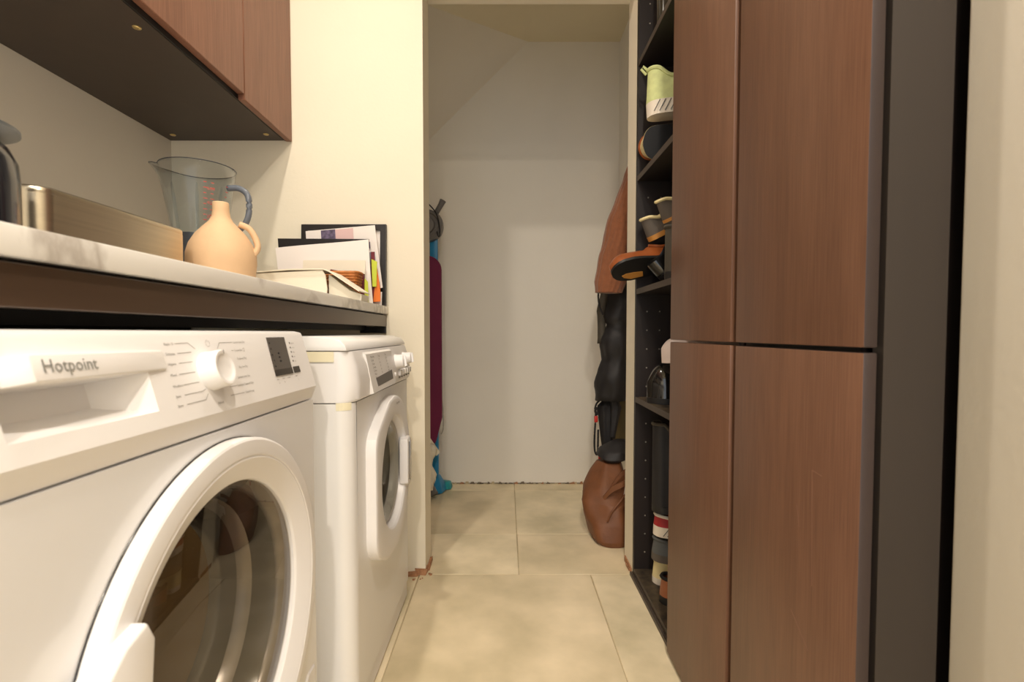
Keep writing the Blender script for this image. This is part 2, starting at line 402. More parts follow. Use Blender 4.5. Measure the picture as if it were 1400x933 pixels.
pan = mk('control_panel', Vp, Fp, 'white_plastic', D, smooth=True, auto=25)
# drawer handle bar with the maker's lettering
def pbox(a, b, lo, hi, n0, n1, ch=0):
    fr = [pc(a + ch, lo, n1), pc(b - ch, lo, n1), pc(b - ch, hi, n1), pc(a + ch, hi, n1)]
    bk = [pc(a, lo, n0), pc(b, lo, n0), pc(b, hi, n0), pc(a, hi, n0)]
    return loft([bk, fr])
hd = mk('drawer_handle', *loft([[pc(.366, .0588, -.004), pc(.552, .0588, -.002), pc(.552, .0815, -.002), pc(.366, .0815, -.004)],
                              [pc(.388, .0592, .011), pc(.552, .0605, .002), pc(.552, .0808, .002), pc(.388, .0812, .011)]]), 'white_plastic', pan, bevel=.0012, seg=2, smooth=True, auto=40)
hM = frameM((pc(.396, .0663, .0113)), (pc(.552, .0663, .0029) - pc(.396, .0663, .0114)), VV)
mk('lettering', *text_geo('Hotpoint', .0155, hM, bold=.0001), 'print_logo', hd)
# dial
kM = frameM(pc(.6305, .052, 0), (0, 1, 0), VV)
kn = mk('dial_knob', *lathe([(.0245, 0), (.0245, .002), (.0238, .004), (.0228, .019), (.0215, .0212), (.0178, .0215), (.0166, .0205), (.012, .0192), (.004, .0187), (.0005, .0186)], kM, 56), 'white_plastic', pan, smooth=True, auto=45)
a0 = math.radians(82)
v = [kM @ Vector((r * math.cos(a0) + t * math.sin(a0), r * math.sin(a0) - t * math.cos(a0), .0218)) for r, t in ((.0172, -.0005), (.0172, .0005), (.0222, .0005), (.0222, -.0005))]
mk('pointer_mark', v, [(0, 1, 2, 3)], 'frame_black', kn)
# printed programme names with leader lines
G = []
def line(p, q, wd=.0003):
    p = Vector(p); q = Vector(q); d = (q - p).normalized(); nn = Vector((-d.y, d.x)) * wd
    G.append(([pc(*(k), .0004) for k in (p + nn, p - nn, q - nn, q + nn)], [(0, 1, 2, 3)]))
def cap(t, y, s, sz=.0042, al='LEFT'): G.append(text_geo(t, sz, PM(y, s - sz * .35), al))
KY, KS = .6305, .052
left = [('Rapid 1:5', .560, .0885, .5785, .602), ('Delicates', .5585, .077, .5785, .604), ('Hygiene', .5574, .0655, .576, .601), ('Mixed', .5563, .053, .571, .601), ('Woollens', .5552, .0405, .573, .603), ('Jeans', .555, .029, .570, .604), ('Shirts', .5535, .0183, .5695, .606)]
for t, y, s, l0, l1 in left:
    cap(t, y, s); e = s + .0005
    line((l0, s), (l1, e))
    if s > .085: line((l1, e), (l1 + .012, e - .008))
    if s < .02: line((l1, e), (l1 + .008, e + .007))
    if .02 < s < .03: line((l1, e), (l1 + .008, e + .002))
right = [('Cotton Extra Dry', .702, .0877, .668, .699), ('Cotton Eco', .6995, .0763, .692, .697), ('Cupboard Dry', .7005, .0645, 0, 0), ('Easy Iron Dry', .699, .0527, 0, 0), ('Synthetics Iron Dry', .688, .039, 0, 0), ('Synthetics Cupboard Dry', .682, .0285, .664, .680), ('Timed Drying', .6975, .0172, .660, .694)]
for t, y, s, l0, l1 in right:
    cap(t, y, s, .0042)
    if l1: line((l0, s), (l1, s))
    if s > .085: line((l0, s), (l0 - .008, s - .008))
cap('Refresh', .628, .0115)
q = [(.7225, .0745), (.7265, .0745), (.7265, .0785), (.7225, .0785)]
for i in range(4): line(q[i], q[(i + 1) % 4], .0002)
for i in range(14):   # on/off symbol
    a = math.radians(115 + i * 22); b = math.radians(115 + (i + 1) * 22)
    line((.642 + .0042 * math.cos(a), .0875 + .0042 * math.sin(a)), (.642 + .0042 * math.cos(b), .0875 + .0042 * math.sin(b)), .0002)
line((.642, .0885), (.642, .0925), .0002)
for i, t in enumerate(['Extra Dry', 'Iron Dry', 'Ready', 'Filter', 'Tank']):
    cap(t, .8855 - i * .001, .0826 - i * .0079, .0034)
for i, t in enumerate(['Start', 'Delay', 'Option']): cap(t, .799 + i * .0195, .0255, .0034)
for i, t in enumerate(['3h', '6h']): cap(t, .803 + i * .019, .0195, .0034)
cap('Buzzer', .868, .0255, .0034); cap('3s', .876, .019, .003)
mk('printed_lettering', *join(*G), 'print_grey', pan)['kind'] = 'stuff'
# display, button, indicator dots
ds = mk('display', *loft([[pc(.798, .0305, .0), pc(.862, .0305, .0), pc(.866, .0955 - .002, .0), pc(.802, .0955 - .002, .0)], [pc(.798, .0305, .0009), pc(.862, .0305, .0009), pc(.866, .0935, .0009), pc(.802, .0935, .0009)]]), 'display', pan)
mk('display_bar', *pbox(.7985, .862, .0305, .0405, .0008, .0016), 'display_dark', ds)
for i in range(5): mk('indicator', *pbox(.805 + .001 * (i % 2), .8075, .083 - i * .0095, .0855 - i * .0095, .0008, .0012), 'black', ds)
for i in range(3): mk('indicator', *pbox(.826, .831, .0655 - i * .0065, .068 - i * .0065, .0008, .0012), 'black', ds)
mk('button', *pbox(.868, .893, .0305, .0415, 0, .0012), 'display_dark', pan, bevel=.0004, seg=1)
for i in range(5): mk('indicator_dot', *pbox(.8805 - .0012 * i, .8825 - .0012 * i, .0815 - i * .0079, .0845 - i * .0079, 0, .0006), 'display_dark', pan)
# door: ring, glass pane, bowl behind it, handle
dM = MX(cy, cz)
dr = mk('door', *lathe([(.2525, -.3585), (.2525, -.3425), (.2515, -.3395), (.249, -.3378), (.2315, -.3358), (.2295, -.3362), (.2285, -.3375), (.2275, -.3372), (.2255, -.3365), (.2005, -.3485), (.1975, -.3505), (.1955, -.354), (.1955, -.366)], dM, 96, caps=False), 'white_plastic', D, smooth=True, auto=22)
mk('door_shade_ring', *lathe([(.2538, -.3578), (.2538, -.3562), (.252, -.3562)], dM, 80, caps=False), 'drum_dark', dr, smooth=True)  # thin dark ring painted in for the soft shadow around the door rim
mk('glass_rim', *lathe([(.1956, -.360), (.189, -.364), (.181, -.370), (.1795, -.378)], dM, 64, caps=False), 'drum_rim', dr, smooth=True)
mk('bowl_band', *lathe([(.1795, -.378), (.174, -.395), (.171, -.412)], dM, 64, caps=False), 'drum_dark', dr, smooth=True)
mk('bowl_ring', *lathe([(.171, -.412), (.167, -.418), (.162, -.432)], dM, 64, caps=False), 'drum_rim', dr, smooth=True)
mk('bowl_wall', *lathe([(.162, -.432), (.157, -.452), (.152, -.462), (.146, -.467)], dM, 64, caps=False), 'drum_dark', dr, smooth=True)
mk('bowl_pane', *lathe([(.146, -.467), (.12, -.471), (.06, -.474), (.0005, -.475)], dM, 64, caps=False), 'drum_back', dr, smooth=True)
mk('glass_pane', *lathe([(.0005, -.3545), (.10, -.355), (.17, -.3565), (.1955, -.3585)], dM, 64, caps=False), 'door_glass', dr, smooth=True)
hp = [(.398, .56), (.425, .582), (.452, .590), (.462, .570), (.455, .50), (.452, .40), (.462, .345), (.450, .330), (.42, .335), (.396, .36), (.390, .46)]
mk('door_handle', *prism(hp, 'X', -.352, -.322), 'white_plastic', dr, bevel=.004, seg=3, smooth=True, auto=40)
fk = mk('filter_flap', *loft([[(DXF, .80, .055), (DXF, .93, .055), (DXF, .93, .235), (DXF, .90, .235), (DXF, .80, .14)], [(DXF + .003, .802, .057), (DXF + .003, .928, .057), (DXF + .003, .928, .232), (DXF + .003, .902, .232), (DXF + .003, .802, .139)]]), 'white_plastic', D)
for k in range(5):
    z = .10 + k * .02
    mk('grille_slot', *boxg(DXF + .0029, DXF + .0036, .862 + .006 * k, .918, z, z + .006), 'print_grey', fk)

# ------------------------------------------------------------------ washing machine
WY0, WY1, WX = 1.04, 1.635, -.315
W = thing('washing_machine', 'older white washing machine with yellowed tape, nearest the doorway', 'washing machine', (-.6, 1.34, 0))
wcy, wcz = 1.335, .482
R = .033
prof = [(WX - R + R * math.cos(t), WY0 + R - R * math.sin(t)) for t in [PI / 2 * k / 8 for k in range(9)]] + [(-.90, WY0), (-.90, WY1)] + [(WX - .02 + .02 * math.cos(t), WY1 - .02 + .02 * math.sin(t)) for t in [PI / 2 - PI / 2 * k / 6 for k in range(7)]]
g = loft([[(x, y, .06) for x, y in prof], [(x, y, .704) for x, y in prof]], caps=False, closed=False)
g2 = plate_hole(WX, WY0 + R, WY1 - .02, .06, .704, wcy, wcz, .137)
wb = mk('body', *join(g, g2, ([(x, y, .06) for x, y in prof] , [tuple(range(len(prof)))])), 'washer_side', W, smooth=True, auto=35)
pr2 = [(x + .002, y) for x, y in prof]
mk('plinth', *prism([(x - .004 if x > -.5 else x, y) for x, y in prof], 'Z', .008, .0585), 'white_plastic', W, smooth=True, auto=35)
for y in (WY0 + .05, WY1 - .05):
    for x in (-.86, -.37): mk('foot', *lathe([(.02, 0), (.02, .009)], Matrix.Translation((x, y, 0)), 12), 'black', W)
# fascia band: slightly barrel-fronted
def fas(z, bul): return [(x + (bul if x > WX - R * .9 else 0) * max(0, (x - (WX - R)) / R), y, z) for x, y in prof]
fp = mk('control_panel', *loft([fas(.706, .001), fas(.712, .008), fas(.745, .010), fas(.78, .005), fas(.811, -.006)]), 'white_plastic', W, smooth=True, auto=35)
# lid with a soft front edge
lid = [(WX - .008, .8125), (WX - .012, .824), (WX - .022, .834), (WX - .045, .8405), (WX - .09, .843), (-.90, .843), (-.90, .8125)]
mk('lid', *prism(lid, 'Y', WY0 - .002, WY1), 'washer_side', W, smooth=True, auto=40, bevel=.003)
# detergent drawer, label text, display wedge, knobs, buttons
xf = lambda z: WX + (.010 - (.010 - .005) * (z - .745) / .035 if z > .745 else .010) + .0005
dw = mk('detergent_drawer', *loft([[(WX - .002, 1.150, .708), (WX - .002, 1.385, .710), (WX - .002, 1.385, .806), (WX - .002, 1.130, .806)], [(WX + .016, 1.153, .712), (WX + .016, 1.383, .714), (WX + .004, 1.383, .802), (WX + .004, 1.133, .802)]]), 'white_plastic', W)
mk('drawer_recess', *loft([[(WX + .012, 1.20, .724), (WX + .012, 1.36, .728), (WX + .008, 1.36, .752), (WX + .008, 1.19, .744)], [(WX + .0150, 1.20, .724), (WX + .0145, 1.36, .728), (WX + .0112, 1.36, .752), (WX + .0122, 1.19, .744)]]), 'grey_plastic', dw)
wv = Vector((-.012, 0, .088)).normalized()
def wp(y, z): return Vector((WX + .016 - .012 * (z - .712) / .089 + .0006, y, z))
GT = []
rows = [('Programme', 'Temp', 'Time'), ('Cotton', '90', '2:10'), ('Cotton', '60', '1:50'), ('Synthetic', '50', '1:20'), ('Delicate', '40', '0:50'), ('Wool', '30', '0:40'), ('Rinse', '', 'Spin')]
for i, rr in enumerate(rows):
    for j, t in enumerate(rr):
        if t: GT.append(text_geo(t, .0072, frameM(wp(1.165 + j * .068 + i * .004, .792 - i * .0082), (0, 1, 0), wv)))
mk('printed_lettering', *join(*GT), 'print_grey', dw)['kind'] = 'stuff'
for y, z, r in [(1.435, .768, .021), (1.545, .772, .019)]:
    kM2 = frameM((xf(z) - .003, y, z), (0, 1, 0), wv)
    k2 = mk('dial_knob', *lathe([(r, 0), (r, .004), (r * .92, .006), (r * .86, .022), (r * .75, .025), (.0005, .026)], kM2, 32), 'white_plastic', fp, smooth=True, auto=50)
    mk('grip', *loft([[kM2 @ Vector(q) for q in [(-.003, -r * .8, .024), (.003, -r * .8, .024), (.003, r * .8, .024), (-.003, r * .8, .024)]], [kM2 @ Vector(q) for q in [(-.0015, -r * .7, .031), (.0015, -r * .7, .031), (.0015, r * .7, .031), (-.0015, r * .7, .031)]]]), 'white_plastic', k2)
for k in range(5):
    y = 1.450 + k * .034
    bt = mk('button', *boxg(WX + .008, WX + .0165, y, y + .022, .728, .744), 'white_plastic', fp, bevel=.002, smooth=True, auto=40)
    mk('button_mark', *boxg(WX + .0095, WX + .0110, y + .004, y + .018, .720, .724), 'print_grey', fp)
mk('indicator_light', *lathe([(.006, 0), (.006, .003), (.004, .005)], MX(1.402, .735, WX + .009), 12), 'white_plastic', fp)
# tape and scuffs at the yellowed corner
mk('tape', *boxg(-.430, WX - R - .002, WY0 - .0026, WY0 - .0020, .790, .811), 'tape', W)
mk('tape', *loft([[(x + .0006, y - .0006, z) for x, y in prof[3:9]] for z in (.690, .706)], caps=False, closed=False), 'tape', W)
# door with flattened left side, glass bowl and latch handle
def outline(r, cut, n=64):
    k_ = r / .203
    lp = [(0, .203), (-.06, .196), (-.180, .136), (-.193, .118), (-.196, .10), (-.196, -.115), (-.188, -.138), (-.165, -.160), (-.10, -.190), (-.05, -.201), (0, -.203)]
    lp = [(a * k_, b * k_) for a, b in lp]; pts = []
    for k in range(n):
        a = 2 * PI * k / n; c, s_ = math.cos(a), math.sin(a)
        if c >= -1e-6: pts.append((r * c, r * s_)); continue
        for (x0, y0), (x1, y1) in zip(lp, lp[1:]):
            dx, dy = x1 - x0, y1 - y0; den = c * dy - s_ * dx
            if abs(den) < 1e-9: continue
            t = (x0 * dy - y0 * dx) / den; u = (x0 * s_ - y0 * c) / den
            if t > 0 and -1e-6 <= u <= 1 + 1e-6: pts.append((t * c, t * s_)); break
    return pts
def dring(x, r, cut): return [(x, wcy + y, wcz + z) for y, z in outline(r, cut)]
def cring(x, r, n=64): return [(x, wcy + .008 + r * math.cos(2 * PI * k / n), wcz + .004 + r * math.sin(2 * PI * k / n)) for k in range(n)]
wd = mk('door', *loft([dring(WX - .001, .203, 0), dring(WX + .018, .203, 0), dring(WX + .0222, .2015, 0), dring(WX + .0242, .198, 0), dring(WX + .0248, .193, 0), cring(WX + .0238, .153), cring(WX + .0225, .149), cring(WX + .018, .1445), cring(WX - .002, .139), cring(WX - .012, .1365)], caps=False), 'white_plastic', W, smooth=True, auto=24)
wM = MX(wcy + .008, wcz + .004)
mk('seal', *lathe([(.136, WX - .010), (.132, WX + .004), (.127, WX + .006), (.122, WX + .002), (.120, WX - .02)], wM, 56, caps=False), 'seal', wd, smooth=True)
mk('glass_bowl', *lathe([(.122, WX + .004), (.112, WX + .000), (.104, WX - .03), (.09, WX - .06), (.0005, WX - .07)], wM, 48, caps=False), 'washer_glass', wd, smooth=True)
mk('drum', *lathe([(.135, WX - .012), (.15, WX - .05), (.16, WX - .30), (.0005, WX - .32)], wM, 48, caps=False), 'metal_grey', wd, smooth=True)
ha = mk('door_handle', *prism([(1.455, .545), (1.492, .55), (1.508, .535), (1.511, .48), (1.508, .425), (1.492, .405), (1.455, .415)], 'X', WX + .008, WX + .034), 'white_plastic', wd, bevel=.005, smooth=True, auto=40)
mk('latch_slot', *boxg(WX + .020, WX + .0348, 1.470, 1.477, .425, .535), 'black', ha)
mk('latch_lever', *boxg(WX + .026, WX + .0362, 1.4775, 1.487, .424, .536), 'chrome', ha, bevel=.0015, smooth=True, auto=40)
mk('lettering', *text_geo('Hotpoint', .011, MX(1.345, .660, WX + .0252)), 'print_grey', wd)

# ------------------------------------------------------------------ tall units on the right
YA, YB, YC = .604, .955, 1.766
XF = .443
t1 = thing('tall_cabinet', 'tall dark brown cabinet with wood-grain doors and charcoal side panel', 'cabinet', (.62, .78, 0))
box('side_panel', .4455, .519, YA, YA + .018, 0, 2.40, 'side_panel', t1)
box('body', XF + .004, .815, YA + .040, YB - .001, .0, 2.40, 'carcass', t1)
for z0, z1 in ((.012, .826), (.832, 2.395)):
    d = box('door', .4222, XF - .004, YA + .0005, YB - .012, z0, z1, 'door_wood', t1, bevel=.002, seg=2)
    d.data.materials.append(MATS['door_edge'])
    for p in d.data.polygons:
        if p.normal.x > -.5: p.material_index = 1
for (y0, za, y1_, zb) in [(.735, .60, .728, .57), (.745, .44, .700, .405), (.700, .66, .695, .50), (.69, .345, .665, .33), (.70, .66, .678, .658)]:
    d_ = Vector((0, y1_ - y0, zb - za)).normalized(); n_ = Vector((0, -d_.z, d_.y)) * .0004
    a_, b_ = Vector((.42215, y0, za)), Vector((.42215, y1_, zb))
    mk('scratch', *loft([[a_ + n_, a_ - n_, b_ - n_, b_ + n_], [p + Vector((-.0002, 0, 0)) for p in (a_ + n_, a_ - n_, b_ - n_, b_ + n_)]]), 'cabinet_wood_pale', t1)
t2 = thing('shoe_cabinet', 'dark open shoe cabinet with peg holes and one row of brown doors', 'cabinet', (.62, 1.36, 0))
box('side_panel', XF, .815, YC - .018, YC, 0, 2.40, 'carcass', t2)
box('side_panel', XF, .815, YB, YB + .018, 0, 2.40, 'carcass', t2)
box('back_panel', .807, .815, YB + .018, YC - .018, 0, 2.40, 'black', t2)
for z0, z1 in ((.012, .826), (.832, 2.395)):
    d = box('door', .4222, XF - .004, YB + .010, 1.318, z0, z1, 'door_wood', t2, bevel=.002, seg=2)
shz = [(.012, .030), (.612, .630), (.980, .998), (1.360, 1.378), (1.741, 1.759)]
for z0, z1 in shz:
    sh = box('shelf', XF + .001, .806, YB + .0185, YC - .0185, z0, z1, 'shelf_dirt' if z1 < .7 else 'carcass', t2)
    box('front_edge', XF, XF + .0009, YB + .0185, YC - .0185, z0, z1, 'shelf_edge', sh)
pegs = []
for z in [.09 + k * .064 for k in range(36)]:
    if any(a - .012 < z < b + .012 for a, b in shz): continue
    for x in (XF + .037, XF + .080):
        mk('peg_hole', *lathe([(.0028, .0), (.0022, .0012)], frameM((x, YC - .018, z), (1, 0, 0), (0, 0, 1)), 8), 'peg_hole', t2)
struct(box('baseboard_right', .434, XF - .0005, 1.325, YP0 - .002, 0, .012, 'shelf_edge'))

# ------------------------------------------------------------------ things on the worktop
ZT = .9402
KX = -.681
k = thing('dark_canister', 'black rounded canister with grey lipped lid at the left picture edge', 'canister', (KX, .62, ZT))
kM = Matrix.Translation((KX, .62, ZT))
mk('body', *lathe([(.066, 0), (.072, .004), (.0735, .05), (.0735, .10), (.072, .124), (.064, .142), (.054, .151)], kM, 40), 'canister', k, smooth=True, auto=50)
mk('lid', *lathe([(.054, .1515), (.062, .155), (.0750, .161), (.0750, .165), (.05, .1685), (.0005, .169)], kM, 40), 'canister_lid', k, smooth=True, auto=40)
# brushed steel box
sb = thing('steel_bin', 'long brushed stainless steel box with rounded corners beside the glass jug', 'container', (-.80, .95, ZT))
def rrect(x0, x1, y0, y1, r, n=6):
    p = []
    for cx, cy_, a in ((x1 - r, y1 - r, 0), (x0 + r, y1 - r, PI / 2), (x0 + r, y0 + r, PI), (x1 - r, y0 + r, 1.5 * PI)):
        p += [(cx + r * math.cos(a + PI / 2 * i / n), cy_ + r * math.sin(a + PI / 2 * i / n)) for i in range(n + 1)]
    return p
bb = lambda z, e=0: [(x, y, z) for x, y in rrect(-.90 + e, -.70 - e, .775 + e, 1.135 - e, .026 - e * .5)]
mk('body', *loft([bb(ZT), bb(ZT + .122)]), 'steel', sb, smooth=True, auto=40)
mk('lid', *loft([bb(ZT + .1222, .001), bb(ZT + .126, .0), bb(ZT + .131, .001), bb(ZT + .134, .005)]), 'steel', sb, smooth=True, auto=30)
# terracotta bottle
vz = thing('terracotta_bottle', 'pale terracotta bottle vase with narrow neck and small loop handle', 'vase', (-.690, 1.25, ZT))
vM = Matrix.Translation((-.690, 1.25, ZT))
mk('body', *lathe([(.055, 0), (.064, .006), (.073, .040), (.0775, .080), (.0765, .100), (.070, .122), (.056, .146), (.040, .164), (.0265, .178), (.0205, .190), (.0185, .205), (.0180, .222), (.0170, .224), (.0145, .222), (.014, .18)], vM, 48, caps=False), 'terracotta', vz, smooth=True)
mk('handle', *tube(smooth_path([(-.652, 1.262, ZT + .174), (-.632, 1.268, ZT + .165), (-.618, 1.271, ZT + .142), (-.612, 1.270, ZT + .118), (-.620, 1.264, ZT + .100)]), .0075, 10), 'terracotta', vz, smooth=True)
# glass jug
jg = thing('glass_jug', 'clear glass measuring jug with pouring lip and dark base behind the bottle', 'jug', (-.832, 1.40, ZT))
jx, jy = -.832, 1.40
def jring(z, r, lip=0, th=0):
    o = []
    for i in range(48):
        a = 2 * PI * i / 48; rr = r - th
        d = math.cos(a - PI)
        if d > .86: rr += lip * ((d - .86) / .14) ** 1.2
        o.append((jx + rr * math.cos(a), jy + rr * math.sin(a), z + (lip * .35 * max(0, (d - .86) / .14))))
    return o
mk('bowl', *loft([jring(ZT + .17, .064), jring(ZT + .21, .070), jring(ZT + .27, .080), jring(ZT + .325, .088, .012), jring(ZT + .352, .092, .034), jring(ZT + .353, .092, .034, .003), jring(ZT + .325, .088, .012, .003), jring(ZT + .21, .070, 0, .003), jring(ZT + .172, .062, 0, .0)], caps=False), 'jug_glass', jg, smooth=True)
mk('rim', *tube(jring(ZT + .3525, .0915, .034) + jring(ZT + .3525, .0915, .034)[:1], .0012, 6), 'jug_base', jg, smooth=True)
mk('base', *lathe([(.074, 0), (.074, .05), (.068, .10), (.066, .165), (.065, .171), (.0005, .172)], Matrix.Translation((jx, jy, ZT)), 40), 'jug_base', jg, smooth=True, auto=40)
mk('handle', *tube(smooth_path([(jx + .080, jy, ZT + .300), (jx + .112, jy - .004, ZT + .298), (jx + .136, jy - .006, ZT + .278), (jx + .138, jy - .006, ZT + .232), (jx + .124, jy - .004, ZT + .200), (jx + .098, jy, ZT + .184), (jx + .066, jy, ZT + .182)]), .008, 10), 'jug_handle', jg, smooth=True)
for a in (-105, -62, -20):
    a = math.radians(a); c, s = math.cos(a), math.sin(a)
    mk('rib', *tube([(jx + r * c, jy + r * s, ZT + z) for r, z in ((.065, .18), (.070, .21), (.0785, .265), (.083, .295))], [.0035, .004, .004, .002], 6), 'jug_glass', jg, smooth=True)
G = []
for i in range(9):
    z = ZT + .190 + i * .0135; r = .064 + (z - ZT - .17) * .162 + .001
    for a0 in (-52, -40, -12):
        a = math.radians(a0); b = math.radians(a0 + (7 if i % 2 else 5))
        G.append(([(jx + r * math.cos(q), jy + r * math.sin(q), zz) for q, zz in ((a, z), (b, z), (b, z + .0022), (a, z + .0022))], [(0, 1, 2, 3)]))
for i in range(3):
    z = ZT + .210 + i * .035; r = .064 + (z - ZT - .17) * .162 + .0012; a = math.radians(-46)
    G.append(text_geo(('200', '400', '600')[i], .012, frameM((jx + r * math.cos(a), jy + r * math.sin(a), z), (-math.sin(a), math.cos(a), 0), (0, 0, 1))))
mk('scale_print', *join(*G), 'red_print', jg)

# papers at the end of the worktop
def sheet(name, pts, m, parent=None, th=.0012, bend=0):
    """thin sheet from a quad (bottom-left, bottom-right, top-right, top-left) with a slight curl"""
    a, b, c, d = [Vector(p) for p in pts]; n = (b - a).cross(d - a).normalized()
    K = 8; fr, bk = [], []
    for i in range(K + 1):
        u = i / K
        for j in range(K + 1):
            vv = j / K; p = a.lerp(b, u).lerp(d.lerp(c, u), vv) + n * (bend * math.sin(PI * vv) + bend * .4 * math.sin(2 * PI * u))
            fr.append(p + n * th / 2); bk.append(p - n * th / 2)
    F = []; q = K + 1; M_ = q * q
    for i in range(K):
        for j in range(K):
            x = i * q + j; F.append((x, x + q, x + q + 1, x + 1)); F.append((M_ + x, M_ + x + 1, M_ + x + q + 1, M_ + x + q))
    bd = [i * q for i in range(K)] + [K * q + j for j in range(K)] + [i * q + K for i in range(K, 0, -1)] + [j for j in range(K, 0, -1)]
    for i in range(len(bd)): s_, t_ = bd[i], bd[(i + 1) % len(bd)]; F.append((s_, t_, M_ + t_, M_ + s_))
    return mk(name, fr + bk, F, m, parent, smooth=True, auto=40)
fr = thing('picture_frame', 'black rectangular frame leaning upright against the cream wall behind papers', 'frame', (-.55, 1.755, ZT))
lean = lambda x, z, d=0: (x, 1.748 + .016 * (z - ZT) / .28 + d, z)
fx0, fx1, fz0, fz1, fw = -.696, -.408, ZT + .001, 1.218, .020
for a, b, c, d in ((fx0, fx1, fz1 - fw, fz1), (fx0, fx1, fz0, fz0 + fw), (fx0, fx0 + fw, fz0 + fw, fz1 - fw), (fx1 - fw, fx1, fz0 + fw, fz1 - fw)):
    mk('rail', *loft([[lean(x, z, -.010) for x, z in ((a, c), (b, c), (b, d), (a, d))], [lean(x, z, .004) for x, z in ((a, c), (b, c), (b, d), (a, d))]]), 'frame_black', fr)
mk('backing', *loft([[lean(x, z, e) for x, z in ((fx0 + fw, fz0 + fw), (fx1 - fw, fz0 + fw), (fx1 - fw, fz1 - fw), (fx0 + fw, fz1 - fw))] for e in (-.002, .003)]), 'paper', fr)
ls = tag(sheet('printed_sheet', [(-.655, 1.715, ZT + .002), (-.412, 1.715, 1.000), (-.440, 1.730, 1.210), (-.672, 1.730, 1.190)], 'paper'), 'printed white leaflet with photo and pink block against the black frame', 'paper')
M_ = frameM((-.672, 1.7285, 1.190), (.232, 0, .020), (-.07, .06, .99))
def patch(name, u0, u1, v0, v1, m, e=.0022):
    return mk(name, *loft([[M_ @ Vector((u, v, q)) for u, v in ((u0, v0), (u1, v0), (u1, v1), (u0, v1))] for q in (e - .0006, e)]), m, ls)
patch('photo_block', .052, .100, -.050, -.003, 'photo_print'); patch('pink_block', .100, .160, -.050, -.004, 'paper_pink')
patch('text_block', .204, .228, -.170, -.090, 'print_blue'); patch('stamp', .205, .214, -.078, -.055, 'photo_print')
tag(sheet('folder', [(-.735, 1.690, ZT + .001), (-.452, 1.690, ZT + .001), (-.452, 1.700, 1.158), (-.752, 1.700, 1.160)], 'frame_black', th=.004), 'black folder standing behind the folded white paper', 'folder')
tag(sheet('folded_paper', [(-.715, 1.652, ZT + .003), (-.428, 1.652, ZT + .003), (-.446, 1.672, 1.152), (-.746, 1.668, 1.124)], 'paper', th=.003, bend=.006), 'large creased white paper standing in front of the black folder', 'paper')
cd = tag(sheet('note_card', [(-.650, 1.628, ZT + .002), (-.452, 1.628, ZT + .002), (-.448, 1.640, 1.080), (-.646, 1.640, 1.080)], 'paper_cream', th=.0015), 'cream note card with small handwriting leaning on the white paper', 'card')
mk('writing', *join(text_geo('note', .010, frameM((-.622, 1.6315, 1.035), (0, 0, 1), (-1, 0, 0))), text_geo('no', .008, frameM((-.605, 1.6315, 1.035), (0, 0, 1), (-1, 0, 0)))), 'print_grey', cd)
tag(mk('maroon_notebook', *loft([[(-.585, 1.608, ZT + .001), (-.445, 1.608, ZT + .001), (-.445, 1.608, 1.034), (-.500, 1.608, 1.038), (-.548, 1.608, 1.048), (-.556, 1.608, 1.036), (-.585, 1.608, 1.036)], [(-.585, 1.620, ZT + .001), (-.445, 1.620, ZT + .001), (-.445, 1.620, 1.034), (-.500, 1.620, 1.038), (-.548, 1.620, 1.048), (-.556, 1.620, 1.036), (-.585, 1.620, 1.036)]]), 'maroon'), 'maroon notebook peeping out above the wicker basket', 'notebook')
# wicker basket: woven strands
wk = thing('wicker_basket', 'small orange-brown wicker basket among the papers', 'basket', (-.56, 1.53, ZT))
for i in range(11):
    z = ZT + .006 + i * .0085; e = .012 * i / 10
    P_ = rrect(-.65 - e, -.458 + e, 1.553 - e, 1.596 + e * .2, .012, 4)
    pts = []
    for j, (x, y) in enumerate(P_): pts.append((x, y, z))
    fine = []
    for j in range(len(pts)):
        a, b = Vector(pts[j]), Vector(pts[(j + 1) % len(pts)]); n = max(1, int((b - a).length / .008))
        for q in range(n): fine.append(a.lerp(b, q / n))
    c0 = Vector((-.56, 1.575, z)); out = []
    for j, p in enumerate(fine):
        d = (p - c0).normalized(); out.append(p + d * .0022 * (1 if (j + i) % 2 else -1))
    mk('strand', *tube(out + [out[0]], .0042, 5), 'wicker', wk, smooth=True)
tag(sheet('lime_note', [(-.452, 1.615, ZT + .002), (-.432, 1.615, ZT + .002), (-.435, 1.618, 1.01), (-.449, 1.618, 1.025)], 'lime', th=.002), 'lime green paper slip beside the wicker basket', 'paper')
tag(sheet('lime_booklet', [(-.437, 1.680, 1.0), (-.424, 1.680, 1.0), (-.422, 1.684, 1.082), (-.440, 1.684, 1.090)], 'lime', th=.003), 'lime green booklet edge right of the white paper', 'booklet')
tag(sheet('brown_card', [(-.444, 1.687, ZT + .01), (-.428, 1.687, ZT + .01), (-.431, 1.689, 1.115), (-.443, 1.689, 1.115)], 'maroon', th=.002), 'dark red printed card above the lime booklet', 'card')
tag(sheet('orange_leaflet', [(-.436, 1.683, ZT + .01), (-.412, 1.683, ZT + .012), (-.414, 1.690, .995), (-.424, 1.690, 1.065)], 'orange', th=.002), 'orange leaflet standing right of the lime booklet', 'leaflet')
tag(sheet('small_slip', [(-.437, 1.70, ZT + .001), (-.412, 1.70, ZT + .001), (-.412, 1.705, .985), (-.437, 1.705, .985)], 'paper', th=.0015), 'small white slip beneath the orange leaflet', 'paper')
